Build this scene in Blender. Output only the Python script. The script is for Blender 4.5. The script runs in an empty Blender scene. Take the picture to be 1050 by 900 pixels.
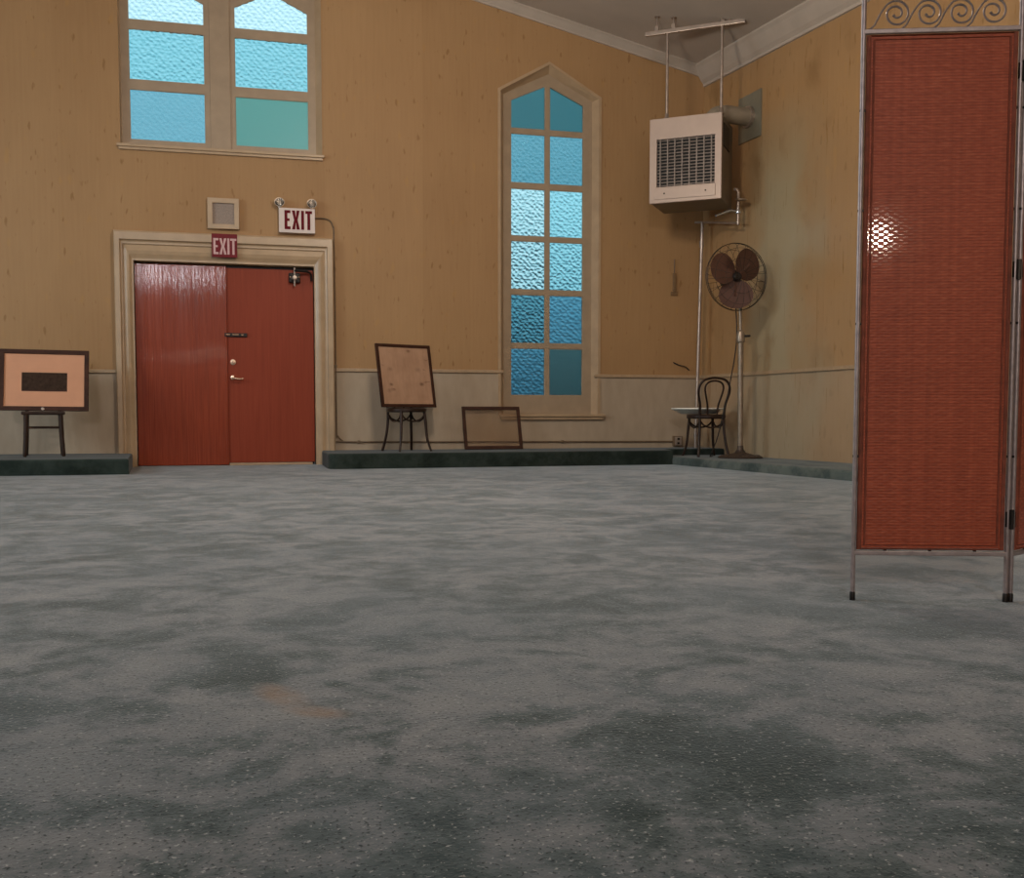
import bpy, bmesh, math, random
from mathutils import Vector, Matrix
random.seed(7)
S = bpy.context.scene
C = S.collection
PI = math.pi

# ------------------------------------------------------------------ helpers
def obj(name, bm, mat, parent=None, smooth=False, loc=None):
    me = bpy.data.meshes.new(name)
    if isinstance(bm, bpy.types.Mesh):
        me = bm
    else:
        bmesh.ops.recalc_face_normals(bm, faces=bm.faces)
        bm.to_mesh(me); bm.free()
    mats = mat if isinstance(mat, (list, tuple)) else [mat]
    for m in mats:
        me.materials.append(m)
    if smooth:
        for p in me.polygons: p.use_smooth = True
        try: me.set_sharp_from_angle(angle=math.radians(40))
        except Exception: pass
    o = bpy.data.objects.new(name, me); C.objects.link(o)
    if parent is not None: o.parent = parent
    if loc is not None: o.location = loc
    return o

def tag(o, label, cat, group=None):
    o['label'] = label; o['category'] = cat
    if group: o['group'] = group
    return o

def thing(name, label, cat, loc=(0, 0, 0), rotz=0.0, group=None):
    o = bpy.data.objects.new(name, None); C.objects.link(o)
    o.empty_display_size = .1
    o.location = loc; o.rotation_euler = (0, 0, rotz)
    return tag(o, label, cat, group)

def structure(name, bm=None, mat=None, parent=None, loc=(0, 0, 0), label=None):
    if bm is None:
        o = bpy.data.objects.new(name, None); C.objects.link(o); o.location = loc
    else:
        o = obj(name, bm, mat, parent)
    o['kind'] = 'structure'
    if label: o['label'] = label
    return o

def BM(): return bmesh.new()

def box(bm, x0, x1, y0, y1, z0, z1, bev=0.0, M=None, mi=0):
    r = bmesh.ops.create_cube(bm, size=1.0)
    vs = r['verts']
    sx, sy, sz = abs(x1-x0), abs(y1-y0), abs(z1-z0)
    bmesh.ops.scale(bm, vec=(sx, sy, sz), verts=vs)
    bmesh.ops.translate(bm, vec=((x0+x1)/2, (y0+y1)/2, (z0+z1)/2), verts=vs)
    fs = list({f for v in vs for f in v.link_faces})
    if bev > 0:
        es = list({e for v in vs for e in v.link_edges})
        rr = bmesh.ops.bevel(bm, geom=es, offset=bev, segments=2, affect='EDGES', profile=.6)
        fs = [f for f in rr['faces'] if f.is_valid] + [f for f in fs if f.is_valid]
        vs = list({v for f in fs for v in f.verts})
    for f in fs:
        if f.is_valid: f.material_index = mi
    if M is not None:
        bmesh.ops.transform(bm, matrix=M, verts=vs)
    return vs

def tube(bm, pts, r, seg=10, closed=False, caps=True):
    """sweep a circle along points; r is one radius or one per point"""
    P = [Vector(p) for p in pts]; n = len(P)
    R = r if isinstance(r, (list, tuple)) else [r]*n
    rings = []; prev = None
    for i in range(n):
        if closed: t = P[(i+1) % n] - P[i-1]
        else: t = P[min(i+1, n-1)] - P[max(i-1, 0)]
        t.normalize()
        if prev is None:
            a = Vector((0, 0, 1)) if abs(t.z) < .9 else Vector((1, 0, 0))
            u = t.cross(a).normalized()
        else:
            u = (prev - t*prev.dot(t))
            u = u.normalized() if u.length > 1e-6 else t.orthogonal().normalized()
        prev = u; w = t.cross(u)
        rings.append([bm.verts.new(P[i] + R[i]*(math.cos(2*PI*k/seg)*u + math.sin(2*PI*k/seg)*w)) for k in range(seg)])
    m = n if closed else n-1
    for i in range(m):
        a, b = rings[i], rings[(i+1) % n]
        for k in range(seg):
            bm.faces.new((a[k], a[(k+1) % seg], b[(k+1) % seg], b[k]))
    if caps and not closed:
        bm.faces.new(rings[0][::-1]); bm.faces.new(rings[-1])

def lathe(bm, prof, seg=32, M=None):
    """revolve (r, z) profile about z"""
    rings = []; new = []
    for r, z in prof:
        if r < 1e-6:
            v = bm.verts.new((0, 0, z)); rings.append([v]); new.append(v)
        else:
            ring = [bm.verts.new((r*math.cos(2*PI*k/seg), r*math.sin(2*PI*k/seg), z)) for k in range(seg)]
            rings.append(ring); new += ring
    for a, b in zip(rings[:-1], rings[1:]):
        for k in range(seg):
            k2 = (k+1) % seg
            if len(a) == 1 and len(b) == 1: continue
            if len(a) == 1: bm.faces.new((a[0], b[k2], b[k]))
            elif len(b) == 1: bm.faces.new((a[k], a[k2], b[0]))
            else: bm.faces.new((a[k], a[k2], b[k2], b[k]))
    if M is not None: bmesh.ops.transform(bm, matrix=M, verts=new)

def smooth_path(pts, n=8, closed=False):
    """Catmull-Rom through points"""
    P = [Vector(p) for p in pts]; out = []; N = len(P)
    for i in range(N if closed else N-1):
        if closed: p0, p1, p2, p3 = P[i-1], P[i], P[(i+1) % N], P[(i+2) % N]
        else: p0, p1, p2, p3 = P[max(i-1, 0)], P[i], P[i+1], P[min(i+2, N-1)]
        for k in range(n):
            t = k/n
            out.append(.5*((2*p1) + (-p0+p2)*t + (2*p0-5*p1+4*p2-p3)*t*t + (-p0+3*p1-3*p2+p3)*t**3))
    if not closed: out.append(P[-1])
    return out

def poly_bm(outer, holes=(), depth=.1, yfront=0.0, bevel=0.0):
    """extruded outline drawn in X/Z, front face at y=yfront, body behind it"""
    cu = bpy.data.curves.new('outline', 'CURVE'); cu.dimensions = '2D'; cu.fill_mode = 'BOTH'
    cu.extrude = max(depth/2-bevel, 1e-4); cu.bevel_depth = bevel
    for poly in [outer]+list(holes):
        sp = cu.splines.new('POLY'); sp.points.add(len(poly)-1); sp.use_cyclic_u = True
        for p, (x, z) in zip(sp.points, poly): p.co = (x, z, 0, 1)
    o = bpy.data.objects.new('outline', cu); C.objects.link(o)
    dg = bpy.context.evaluated_depsgraph_get()
    me = bpy.data.meshes.new_from_object(o.evaluated_get(dg))
    bpy.data.objects.remove(o); bpy.data.curves.remove(cu)
    bm = BM(); bm.from_mesh(me); bpy.data.meshes.remove(me)
    bmesh.ops.remove_doubles(bm, verts=bm.verts, dist=1e-5)
    bmesh.ops.transform(bm, verts=bm.verts,
        matrix=Matrix(((1, 0, 0, 0), (0, 0, -1, yfront+depth/2), (0, 1, 0, 0), (0, 0, 0, 1))))
    return bm

def rect(x0, x1, z0, z1): return [(x0, z0), (x1, z0), (x1, z1), (x0, z1)]
def append(bm, other):
    me = bpy.data.meshes.new('t'); other.to_mesh(me); other.free(); bm.from_mesh(me); bpy.data.meshes.remove(me)
def RZ(a): return Matrix.Rotation(a, 4, 'Z')
def T(*v): return Matrix.Translation(v)

# ------------------------------------------------------------------ materials
def srgb(r, g, b):
    f = lambda c: (c/255/12.92) if c/255 <= .04045 else ((c/255+.055)/1.055)**2.4
    return (f(r), f(g), f(b), 1)

class NT:
    def __init__(s, name):
        s.m = bpy.data.materials.new(name); s.m.use_nodes = True
        s.t = s.m.node_tree; s.n = s.t.nodes; s.l = s.t.links
        s.b = s.n['Principled BSDF']
        s.tc = s.n.new('ShaderNodeTexCoord')
    def link(s, a, b): s.l.new(a, b)
    def map(s, scale=(1, 1, 1), loc=(0, 0, 0), rot=(0, 0, 0)):
        m = s.n.new('ShaderNodeMapping'); m.inputs['Scale'].default_value = scale
        m.inputs['Location'].default_value = loc; m.inputs['Rotation'].default_value = rot
        s.link(s.tc.outputs['Object'], m.inputs[0]); return m.outputs[0]
    def noise(s, vec, scale, detail=4, rough=.55, dist=0):
        n = s.n.new('ShaderNodeTexNoise'); n.inputs['Scale'].default_value = scale
        n.inputs['Detail'].default_value = detail; n.inputs['Roughness'].default_value = rough
        n.inputs['Distortion'].default_value = dist
        s.link(vec, n.inputs['Vector']); return n.outputs['Fac']
    def ramp(s, fac, stops):
        r = s.n.new('ShaderNodeValToRGB'); e = r.color_ramp.elements
        while len(e) < len(stops): e.new(.5)
        for el, (p, c) in zip(e, stops):
            el.position = p; el.color = c if len(c) == 4 else (*c, 1)
        s.link(fac, r.inputs[0]); return r.outputs[0]
    def mix(s, fac, a, b, mode='MIX'):
        m = s.n.new('ShaderNodeMix'); m.data_type = 'RGBA'; m.blend_type = mode
        for v, i in ((fac, 0), (a, 6), (b, 7)):
            if isinstance(v, bpy.types.NodeSocket): s.link(v, m.inputs[i])
            elif isinstance(v, (int, float)): m.inputs[i].default_value = v
            else: m.inputs[i].default_value = v if len(v) == 4 else (*v, 1)
        return m.outputs[2]
    def math(s, op, a, b=0.0, clamp=False):
        m = s.n.new('ShaderNodeMath'); m.operation = op; m.use_clamp = clamp
        for v, i in ((a, 0), (b, 1)):
            if isinstance(v, bpy.types.NodeSocket): s.link(v, m.inputs[i])
            else: m.inputs[i].default_value = v
        return m.outputs[0]
    def xyz(s):
        n = s.n.new('ShaderNodeSeparateXYZ'); s.link(s.tc.outputs['Object'], n.inputs[0]); return n.outputs
    def color(s, c):
        if isinstance(c, bpy.types.NodeSocket): s.link(c, s.b.inputs['Base Color'])
        else: s.b.inputs['Base Color'].default_value = c if len(c) == 4 else (*c, 1)
    def set(s, **k):
        for a, v in k.items():
            i = s.b.inputs[a.replace('_', ' ')]
            if isinstance(v, bpy.types.NodeSocket): s.link(v, i)
            else: i.default_value = v
    def bump(s, h, strength=.3, dist=.01):
        b = s.n.new('ShaderNodeBump'); b.inputs['Strength'].default_value = strength
        b.inputs['Distance'].default_value = dist
        s.link(h, b.inputs['Height']); s.link(b.outputs[0], s.b.inputs['Normal'])

def simple(name, c, rough=.5, metal=0.0, var=.12, scale=20, bump=0.0, stretch=(1, 1, 1), **k):
    t = NT(name); v = t.map(stretch)
    n = t.noise(v, scale, 5)
    a = tuple(x*(1-var) for x in c[:3]); b = tuple(min(1, x*(1+var)) for x in c[:3])
    t.color(t.ramp(n, [(.3, a), (.7, b)]))
    t.set(Roughness=rough, Metallic=metal, **k)
    if bump: t.bump(n, bump, .003)
    return t.m

def make_wallpaper(name, rough_paper, spec):
    t = NT(name); x = t.xyz()
    v = t.map((1, 1, .25))
    big = t.noise(t.map((1, 1, .6)), .9, 3)
    base = t.ramp(big, [(.3, (.345, .190, .080)), (.55, (.39, .222, .097)), (.75, (.425, .25, .114))])
    streak = t.noise(t.map((9, 9, .5)), 4, 4)
    base = t.mix(.13, base, t.ramp(streak, [(.35, (.30, .160, .060)), (.65, (.47, .28, .13))]))
    fl = t.noise(t.map((21, 21, 7.5)), 1.0, 1.5, .4)
    flk = t.ramp(fl, [(.665, (0, 0, 0)), (.74, (1, 1, 1))])
    base = t.mix(t.math('MULTIPLY', flk, .55), base, (.20, .088, .018))
    fl2 = t.noise(t.map((12, 12, 5), loc=(7, 3, 1)), 1.0, 1, .4)
    flk2 = t.ramp(fl2, [(.67, (0, 0, 0)), (.76, (1, 1, 1))])
    base = t.mix(t.math('MULTIPLY', flk2, .3), base, (.46, .24, .06))
    if rough_paper < .4:                             # grey-green window reflection painted into the side wall paper
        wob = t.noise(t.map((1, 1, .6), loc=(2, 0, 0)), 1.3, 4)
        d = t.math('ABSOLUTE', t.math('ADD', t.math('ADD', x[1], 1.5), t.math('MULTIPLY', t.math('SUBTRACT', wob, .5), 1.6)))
        refl = t.ramp(d, [(.30, (.85, .85, .85)), (.85, (.05, .05, .05))])
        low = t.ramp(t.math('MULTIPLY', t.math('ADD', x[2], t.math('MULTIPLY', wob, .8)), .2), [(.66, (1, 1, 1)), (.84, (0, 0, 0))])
        base = t.mix(t.mix(1.0, refl, low, 'MULTIPLY'), base, (.37, .315, .20))
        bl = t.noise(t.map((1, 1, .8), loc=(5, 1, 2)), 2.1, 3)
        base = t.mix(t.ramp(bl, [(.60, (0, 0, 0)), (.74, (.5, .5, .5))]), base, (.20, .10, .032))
    # paper drops: one tone per 0.53 m width
    u = t.math('ADD', x[0], t.math('MULTIPLY', x[1], -1.0))
    wn = t.n.new('ShaderNodeTexWhiteNoise'); wn.noise_dimensions = '1D'
    t.link(t.math('FLOOR', t.math('DIVIDE', u, .53)), wn.inputs['W'])
    base = t.mix(.10, base, t.ramp(wn.outputs['Value'], [(0, (.22, .125, .05)), (1, (.5, .33, .17))]))
    # painted dado below the rail
    dn = t.noise(t.map((3, 3, 1)), 3, 4)
    dado = t.ramp(dn, [(.3, (.385, .295, .205)), (.7, (.445, .345, .245))])
    isd = t.math('LESS_THAN', x[2], 1.0)
    t.color(t.mix(t.math('MULTIPLY', isd, .45 if rough_paper < .4 else 1.0), base, dado))
    t.set(Roughness=t.math('ADD', rough_paper, t.math('MULTIPLY', streak, .1)))
    t.b.inputs['Specular IOR Level'].default_value = spec
    t.bump(t.mix(.5, streak, fl), .03, .003)
    return t.m

M = {}
M['paper'] = make_wallpaper('mustard_wallpaper', .55, .35)
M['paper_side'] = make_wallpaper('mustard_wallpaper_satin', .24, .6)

def carpet(name, cols, side=None):
    t = NT(name); v = t.map()
    warp = t.noise(v, 3.6, 6, .64, .5)
    fine = t.noise(v, 11, 5, .7)
    large = t.noise(t.map(loc=(4, 9, 0)), .75, 3)
    f = t.math('ADD', t.math('ADD', t.math('MULTIPLY', warp, .62), t.math('MULTIPLY', fine, .28)), t.math('MULTIPLY', large, .24))
    base = t.ramp(f, [(.49, cols[0]), (.55, cols[1]), (.595, cols[2]), (.655, cols[3])])
    hue = t.noise(t.map(loc=(1, 2, 0)), 1.6, 3)
    base = t.mix(t.ramp(hue, [(.42, (0, 0, 0)), (.68, (.4, .4, .4))]), base, cols[4])
    if side: t.color(base); t.set(Roughness=.95, Sheen_Weight=.15); t.b.inputs['Specular IOR Level'].default_value = .1; t.bump(fine, .5, .006); return t.m
    # looped pile: light and dark flecks of yarn
    sp = t.noise(v, 130, 2, .6)
    base = t.mix(t.ramp(sp, [(.585, (0, 0, 0)), (.66, (.85, .85, .85))]), base, (.022, .03, .032))
    sp2 = t.noise(t.map(loc=(3, 1, 0)), 105, 2, .6)
    base = t.mix(t.ramp(sp2, [(.62, (0, 0, 0)), (.70, (.8, .8, .8))]), base, (.42, .43, .42))
    if side is None:
        x = t.xyz()
        # an old rust stain, bent like a boomerang
        def blob(cx, cy, rx, ry, a):
            m = t.n.new('ShaderNodeMapping'); m.vector_type = 'TEXTURE'
            m.inputs['Location'].default_value = (cx, cy, 0); m.inputs['Rotation'].default_value = (0, 0, a)
            m.inputs['Scale'].default_value = (rx, ry, 1)
            t.link(t.tc.outputs['Object'], m.inputs[0])
            ln = t.n.new('ShaderNodeVectorMath'); ln.operation = 'LENGTH'; t.link(m.outputs[0], ln.inputs[0])
            return t.math('MULTIPLY', t.math('SUBTRACT', 1.0, ln.outputs['Value'], clamp=True), 1.6, clamp=True)
        st = t.math('MAXIMUM', blob(.333, -9.265, .125, .048, -1.22), blob(.392, -9.392, .085, .042, -.65))
        st = t.math('MULTIPLY', st, t.ramp(t.noise(v, 18, 3), [(.25, (.3, .3, .3)), (.6, (1, 1, 1))]))
        base = t.mix(t.math('MULTIPLY', st, .62, clamp=True), base, (.27, .165, .092))
    t.color(base)
    t.set(Roughness=.95, Sheen_Weight=.66, Sheen_Roughness=.27, Sheen_Tint=(.93, .98, 1.0, 1))
    t.b.inputs['Specular IOR Level'].default_value = .1
    t.bump(t.math('ADD', sp, t.math('MULTIPLY', fine, .8)), .32, .005)
    return t.m
M['carpet'] = carpet('blotchy_green_carpet', [(.032, .050, .047), (.086, .110, .112), (.166, .180, .190), (.225, .235, .240), (.105, .137, .158)])
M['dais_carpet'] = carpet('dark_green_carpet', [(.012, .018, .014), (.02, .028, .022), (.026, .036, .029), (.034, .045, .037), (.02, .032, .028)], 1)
M['step_carpet'] = carpet('green_grey_carpet', [(.04, .06, .058), (.07, .09, .085), (.10, .12, .11), (.13, .15, .135), (.08, .11, .11)], 1)

M['trim'] = simple('cream_gloss_paint', (.43, .295, .175), .35, var=.10, scale=6, bump=.06)
M['frame_paint'] = simple('taupe_window_paint', (.36, .262, .17), .42, var=.08, scale=8, bump=.05)
M['rail'] = simple('rail_paint', (.40, .275, .165), .4, var=.1)
M['ceiling'] = simple('ceiling_plaster', (.50, .42, .35), .8, var=.09, scale=1.2)
M['crown'] = simple('crown_paint', (.46, .38, .31), .5, var=.06, scale=5)

def door_mat(name, c1, c2, c3, rough, grain):
    t = NT(name)
    w = t.noise(t.map((22, 22, .55)), 1.5, 5, .55, 1.6)
    f = t.noise(t.map((120, 120, 2)), 1.5, 3)
    big = t.noise(t.map((1, 1, .7)), 1.1, 2)
    a = t.ramp(w, [(.32, c1), (.5, c2), (.68, c3)])
    a = t.mix(.12*grain, a, t.ramp(f, [(.4, (.07, .02, .01)), (.6, (.4, .14, .07))]))
    a = t.mix(.3, a, t.ramp(big, [(.35, c1), (.65, c3)]))
    t.b.inputs['Specular IOR Level'].default_value = .16
    t.color(a); t.set(Roughness=rough, Coat_Weight=.3 if grain > .5 else 0.0, Coat_Roughness=.07)
    t.bump(w, .30*grain, .007)
    t.link(t.b.inputs['Normal'].links[0].from_socket, t.b.inputs['Coat Normal'])
    return t.m
M['door_l'] = door_mat('varnished_red_wood', (.195, .026, .009), (.26, .038, .013), (.32, .052, .019), .30, 1.0)
M['door_r'] = door_mat('worn_red_wood', (.235, .038, .016), (.265, .044, .019), (.295, .052, .023), .45, .35)
M['threshold'] = simple('pale_threshold_wood', (.42, .27, .16), .5)
M['black_metal'] = simple('black_metal', (.02, .016, .014), .4, .6, var=.3)
M['brass'] = simple('worn_brass', (.72, .52, .38), .25, .9)
M['steel'] = simple('dull_steel', (.42, .34, .285), .40, .7, var=.15)
M['iron'] = simple('grey_iron', (.36, .30, .29), .42, .55, var=.18, scale=40)
M['chrome'] = simple('lever_steel', (.55, .58, .62), .2, .9)
M['dark_wood'] = simple('dark_bentwood', (.026, .013, .008), .38, var=.35, scale=9, stretch=(1, 1, .3), Specular_IOR_Level=.3)
M['frame_wood'] = simple('dark_brown_frame', (.048, .018, .010), .6, var=.3, scale=14, Specular_IOR_Level=.2)
M['mat_board'] = simple('tan_mat_board', (.62, .30, .17), .85, var=.05, scale=5)
M['print'] = simple('dark_print', (.044, .025, .016), .85, var=.35, scale=30, Specular_IOR_Level=.15)
M['print_edge'] = simple('print_bevel', (.42, .26, .17), .7)
M['white_enamel'] = simple('white_enamel', (.86, .84, .76), .3, var=.06)
M['heater_paint'] = simple('pinkish_beige_enamel', (.46, .345, .28), .42, .1, var=.07, scale=4)
M['heater_side'] = simple('grey_heater_side', (.20, .165, .12), .45, .2, var=.12, scale=3)
M['heater_dark'] = simple('heater_interior', (.008, .007, .006), .8)
M['flue'] = simple('flue_pipe_metal', (.34, .29, .22), .5, .35, var=.15, scale=6)
M['flue_plate'] = simple('flue_plate', (.24, .225, .17), .4, .3, var=.12, scale=5)
M['fan_blade'] = simple('brown_fan_blade', (.125, .062, .045), .38, .3, var=.15, scale=7)
M['fan_dark'] = simple('dark_fan_motor', (.022, .017, .014), .45, .4)
M['fan_pole'] = simple('aged_fan_pole', (.30, .235, .175), .38, .6, var=.25, scale=12)
M['fan_base'] = simple('rusty_cast_base', (.075, .052, .040), .5, .4, var=.6, scale=60)
M['wire'] = simple('dark_guard_wire', (.035, .03, .026), .45, .6)
M['cord'] = simple('black_cord', (.02, .015, .012), .6)
M['conduit'] = simple('painted_conduit', (.17, .11, .06), .5, var=.2)
M['white_plastic'] = simple('off_white_plastic', (.66, .55, .50), .45, var=.05, scale=5)
M['sign_red'] = simple('sign_red', (.13, .006, .012), .6, var=.1, Specular_IOR_Level=.1)
M['sticker_red'] = simple('reflective_sticker_red', (.16, .010, .016), .5, var=.2, scale=14, Specular_IOR_Level=.2)
M['sticker_pink'] = simple('sticker_pale_pink', (.52, .30, .28), .3, var=.1)
M['lamp_chrome'] = simple('lamp_reflector', (.75, .70, .64), .12, .9, var=.05)
M['grille_cloth'] = simple('speaker_cloth', (.30, .235, .195), .9, var=.2, scale=90)
M['lens'] = NT('lamp_lens').m
M['lens'].node_tree.nodes['Principled BSDF'].inputs['Transmission Weight'].default_value = 1
M['lens'].node_tree.nodes['Principled BSDF'].inputs['Roughness'].default_value = .15

def board():
    t = NT('stained_board_back'); v = t.map()
    n = t.noise(v, 3.2, 5); f = t.noise(t.map((1, 1, .2)), 30, 3)
    c = t.ramp(n, [(.3, (.38, .215, .128)), (.55, (.47, .28, .172)), (.75, (.52, .325, .215))])
    c = t.mix(.12, c, t.ramp(f, [(.4, (.2, .1, .06)), (.6, (.55, .36, .26))]))
    k = t.noise(t.map((1, 1, 1.6), loc=(2, 5, 3)), 7.5, 2)
    c = t.mix(t.ramp(k, [(.68, (0, 0, 0)), (.76, (.6, .6, .6))]), c, (.15, .07, .04))
    # four knots / screw stains
    for (x, z, r, a) in ((-.19, .235, .032, .8), (.185, .245, .04, .9), (-.185, .40, .045, .4), (.15, .40, .05, .35), (.06, .60, .035, .75), (-.22, .17, .04, .4)):
        m = t.n.new('ShaderNodeVectorMath'); m.operation = 'DISTANCE'
        s = t.n.new('ShaderNodeVectorMath'); s.operation = 'MULTIPLY'; s.inputs[1].default_value = (1, 0, 1.5)
        t.link(t.tc.outputs['Object'], s.inputs[0]); t.link(s.outputs[0], m.inputs[0])
        m.inputs[1].default_value = (x, 0, z*1.5)
        fac = t.math('MULTIPLY', t.math('SUBTRACT', 1.0, t.math('DIVIDE', m.outputs['Value'], r), clamp=True), a)
        c = t.mix(fac, c, (.11, .045, .022))
    t.color(c); t.set(Roughness=.75); return t.m
M['board'] = board()

def clear_glass():
    t = NT('dusty_clear_glass')
    gl = t.n.new('ShaderNodeBsdfGlossy'); gl.inputs['Roughness'].default_value = .08
    tr = t.n.new('ShaderNodeBsdfTransparent'); tr.inputs['Color'].default_value = (.97, .93, .88, 1)
    mx = t.n.new('ShaderNodeMixShader'); mx.inputs[0].default_value = .06
    df = t.n.new('ShaderNodeBsdfDiffuse'); df.inputs['Color'].default_value = (.3, .2, .13, 1)
    m2 = t.n.new('ShaderNodeMixShader'); m2.inputs[0].default_value = .05
    t.link(tr.outputs[0], mx.inputs[1]); t.link(gl.outputs[0], mx.inputs[2])
    t.link(mx.outputs[0], m2.inputs[1]); t.link(df.outputs[0], m2.inputs[2])
    t.link(m2.outputs[0], t.n['Material Output'].inputs[0])
    return t.m
M['glass'] = clear_glass()

def figured(name, tint, strength, rough=.22):
    """figured (patterned) window glass"""
    t = NT(name); v = t.map((1, .3, 1))
    wob = t.n.new('ShaderNodeTexNoise'); wob.inputs['Scale'].default_value = 14
    t.link(v, wob.inputs['Vector'])
    add = t.n.new('ShaderNodeVectorMath'); add.operation = 'MULTIPLY_ADD'
    add.inputs[1].default_value = (.035, .0, .035); t.link(wob.outputs['Color'], add.inputs[0]); t.link(v, add.inputs[2])
    vo = t.n.new('ShaderNodeTexVoronoi'); vo.feature = 'SMOOTH_F1'; vo.inputs['Scale'].default_value = 27
    vo.inputs['Randomness'].default_value = .55; vo.inputs['Smoothness'].default_value = .35
    t.link(add.outputs[0], vo.inputs['Vector'])
    wv = t.n.new('ShaderNodeTexWave'); wv.inputs['Scale'].default_value = 9; wv.inputs['Distortion'].default_value = 5
    wv.bands_direction = 'DIAGONAL'; t.link(v, wv.inputs['Vector'])
    h = t.math('ADD', vo.outputs['Distance'], t.math('MULTIPLY', wv.outputs['Fac'], .25))
    t.color(tint); t.set(Roughness=rough, IOR=1.45, Transmission_Weight=1.0)
    yy = t.xyz()[1]                                  # the figure is rolled into the outer face only
    h = t.math('MULTIPLY', h, t.math('GREATER_THAN', yy, .075+.025))
    t.bump(h, strength, .05)
    return t.m

def weave():
    t = NT('varnished_red_rattan'); x = t.xyz()
    nz = t.noise(t.map((1, 1, 1)), 9, 3)
    px, pz = .0138, .0082
    u = t.math('DIVIDE', t.math('ADD', x[0], t.math('MULTIPLY', nz, .006)), px)
    w = t.math('DIVIDE', t.math('ADD', x[2], t.math('MULTIPLY', nz, .004)), pz)
    row = t.math('FLOOR', w)
    par = t.math('MULTIPLY', t.math('MODULO', t.math('ABSOLUTE', row), 2.0), PI)
    over = t.math('SINE', t.math('ADD', t.math('MULTIPLY', u, PI), par))
    fw = t.math('ABSOLUTE', t.math('SINE', t.math('MULTIPLY', w, PI)))
    h = t.math('MULTIPLY', t.math('ADD', t.math('MULTIPLY', over, .5), .5), fw)
    rn = t.noise(t.map((3, 1, 160)), 1.0, 2)
    dash = t.noise(t.map((32, 1, 170), loc=(3, 0, 8)), 1.0, 2)
    vn = t.noise(t.map((70, 1, .8)), 1.0, 2)
    big = t.noise(t.map((1.5, 1, 1.5)), 1.6, 4)
    c = t.ramp(rn, [(.3, (.34, .056, .022)), (.5, (.54, .098, .040)), (.7, (.70, .150, .066))])
    c = t.mix(.45, c, t.ramp(vn, [(.3, (.32, .056, .023)), (.7, (.62, .130, .058))]))
    c = t.mix(.35, c, t.ramp(big, [(.35, (.20, .040, .017)), (.65, (.36, .080, .036))]))
    c = t.mix(.22, c, t.ramp(dash, [(.36, (.13, .022, .009)), (.5, (.31, .062, .026)), (.68, (.62, .20, .10))]))
    c = t.mix(t.math('MULTIPLY', t.math('SUBTRACT', 1.0, fw), .30), c, (.06, .014, .007))
    t.color(c); t.set(Roughness=.45)
    t.b.inputs['Specular IOR Level'].default_value = .25
    t.bump(h, .30, .0022)
    t.set(Coat_Weight=t.math('MULTIPLY', t.math('GREATER_THAN', h, .5), .75), Coat_Roughness=.055)
    return t.m
M['weave'] = weave()
M['cane_edge'] = simple('rattan_border', (.22, .052, .025), .7, var=.3, scale=30)
M['weave_dark'] = M['weave']

# ------------------------------------------------------------------ setting
# world X runs along the back wall (face at y = 0), the room is at y < 0
XL, YB = -6.2, -19.0
RX = lambda y: 5.44 - .1086*y                       # the right wall flares outwards
CZ = lambda x: 5.77 - .226*abs(x-.03)               # underside of the gabled ceiling

bm = BM(); box(bm, XL-.3, 9, YB-.3, .4, -.2, 0); structure('floor', bm, M['carpet'])

tall_outer = [(2.995, .535), (4.142, .535), (4.142, 4.112), (3.557, 4.445), (2.995, 4.128)]
twin_outer = rect(-.985, 1.04, 3.275, 5.12)
door_open = [(-.885, -.1), (.938, -.1), (.938, 2.12), (-.885, 2.12)]
wall_out = [(XL, -.1), (-.885, -.1), (-.885, 2.12), (.938, 2.12), (.938, -.1), (5.6, -.1), (5.6, 4.75), (.03, 6.0), (XL, 4.6)]
structure('wall_back', poly_bm(wall_out, [twin_outer, tall_outer], .28, 0.0), M['paper'])

bm = BM()
def wall_prism(bm, p, q, th, z1a, z1b):
    a = Vector((p[0], p[1], 0)); b = Vector((q[0], q[1], 0)); d = (b-a).normalized(); n = Vector((-d.y, d.x, 0))*th
    v = [bm.verts.new(k) for k in (a, b, b+n, a+n)]
    w = [bm.verts.new(k+Vector((0, 0, z))) for k, z in ((a, z1a), (b, z1b), (b+n, z1b), (a+n, z1a))]
    bm.faces.new(v[::-1]); bm.faces.new(w)
    for i in range(4): bm.faces.new((v[i], v[(i+1) % 4], w[(i+1) % 4], w[i]))
wall_prism(bm, (RX(YB-.2), YB-.2), (RX(0)-.0, 0), -.2, CZ(RX(YB))+.05, CZ(RX(0))+.12)
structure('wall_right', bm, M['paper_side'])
bm = BM(); box(bm, XL-.25, XL, YB-.2, .3, 0, 4.75); structure('wall_left', bm, M['paper'])
structure('wall_rear', poly_bm([(XL-.2, 0), (8.2, 0), (8.2, 4.3), (.03, 6.0), (XL-.2, 4.6)], (), .2, YB-.2), M['paper'])

bm = BM()
for xa, xb in ((XL-.3, .03), (.03, 9.0)):
    za, zb = CZ(xa), CZ(xb)
    v = [bm.verts.new(p) for p in ((xa, YB-.3, za), (xb, YB-.3, zb), (xb, .4, zb), (xa, .4, za))]
    w = [bm.verts.new(k.co+Vector((0, 0, .15))) for k in v]
    bm.faces.new(v); bm.faces.new(w[::-1])
    for i in range(4): bm.faces.new((v[i], v[(i+1) % 4], w[(i+1) % 4], w[i]))
structure('ceiling', bm, M['ceiling'])

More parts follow.
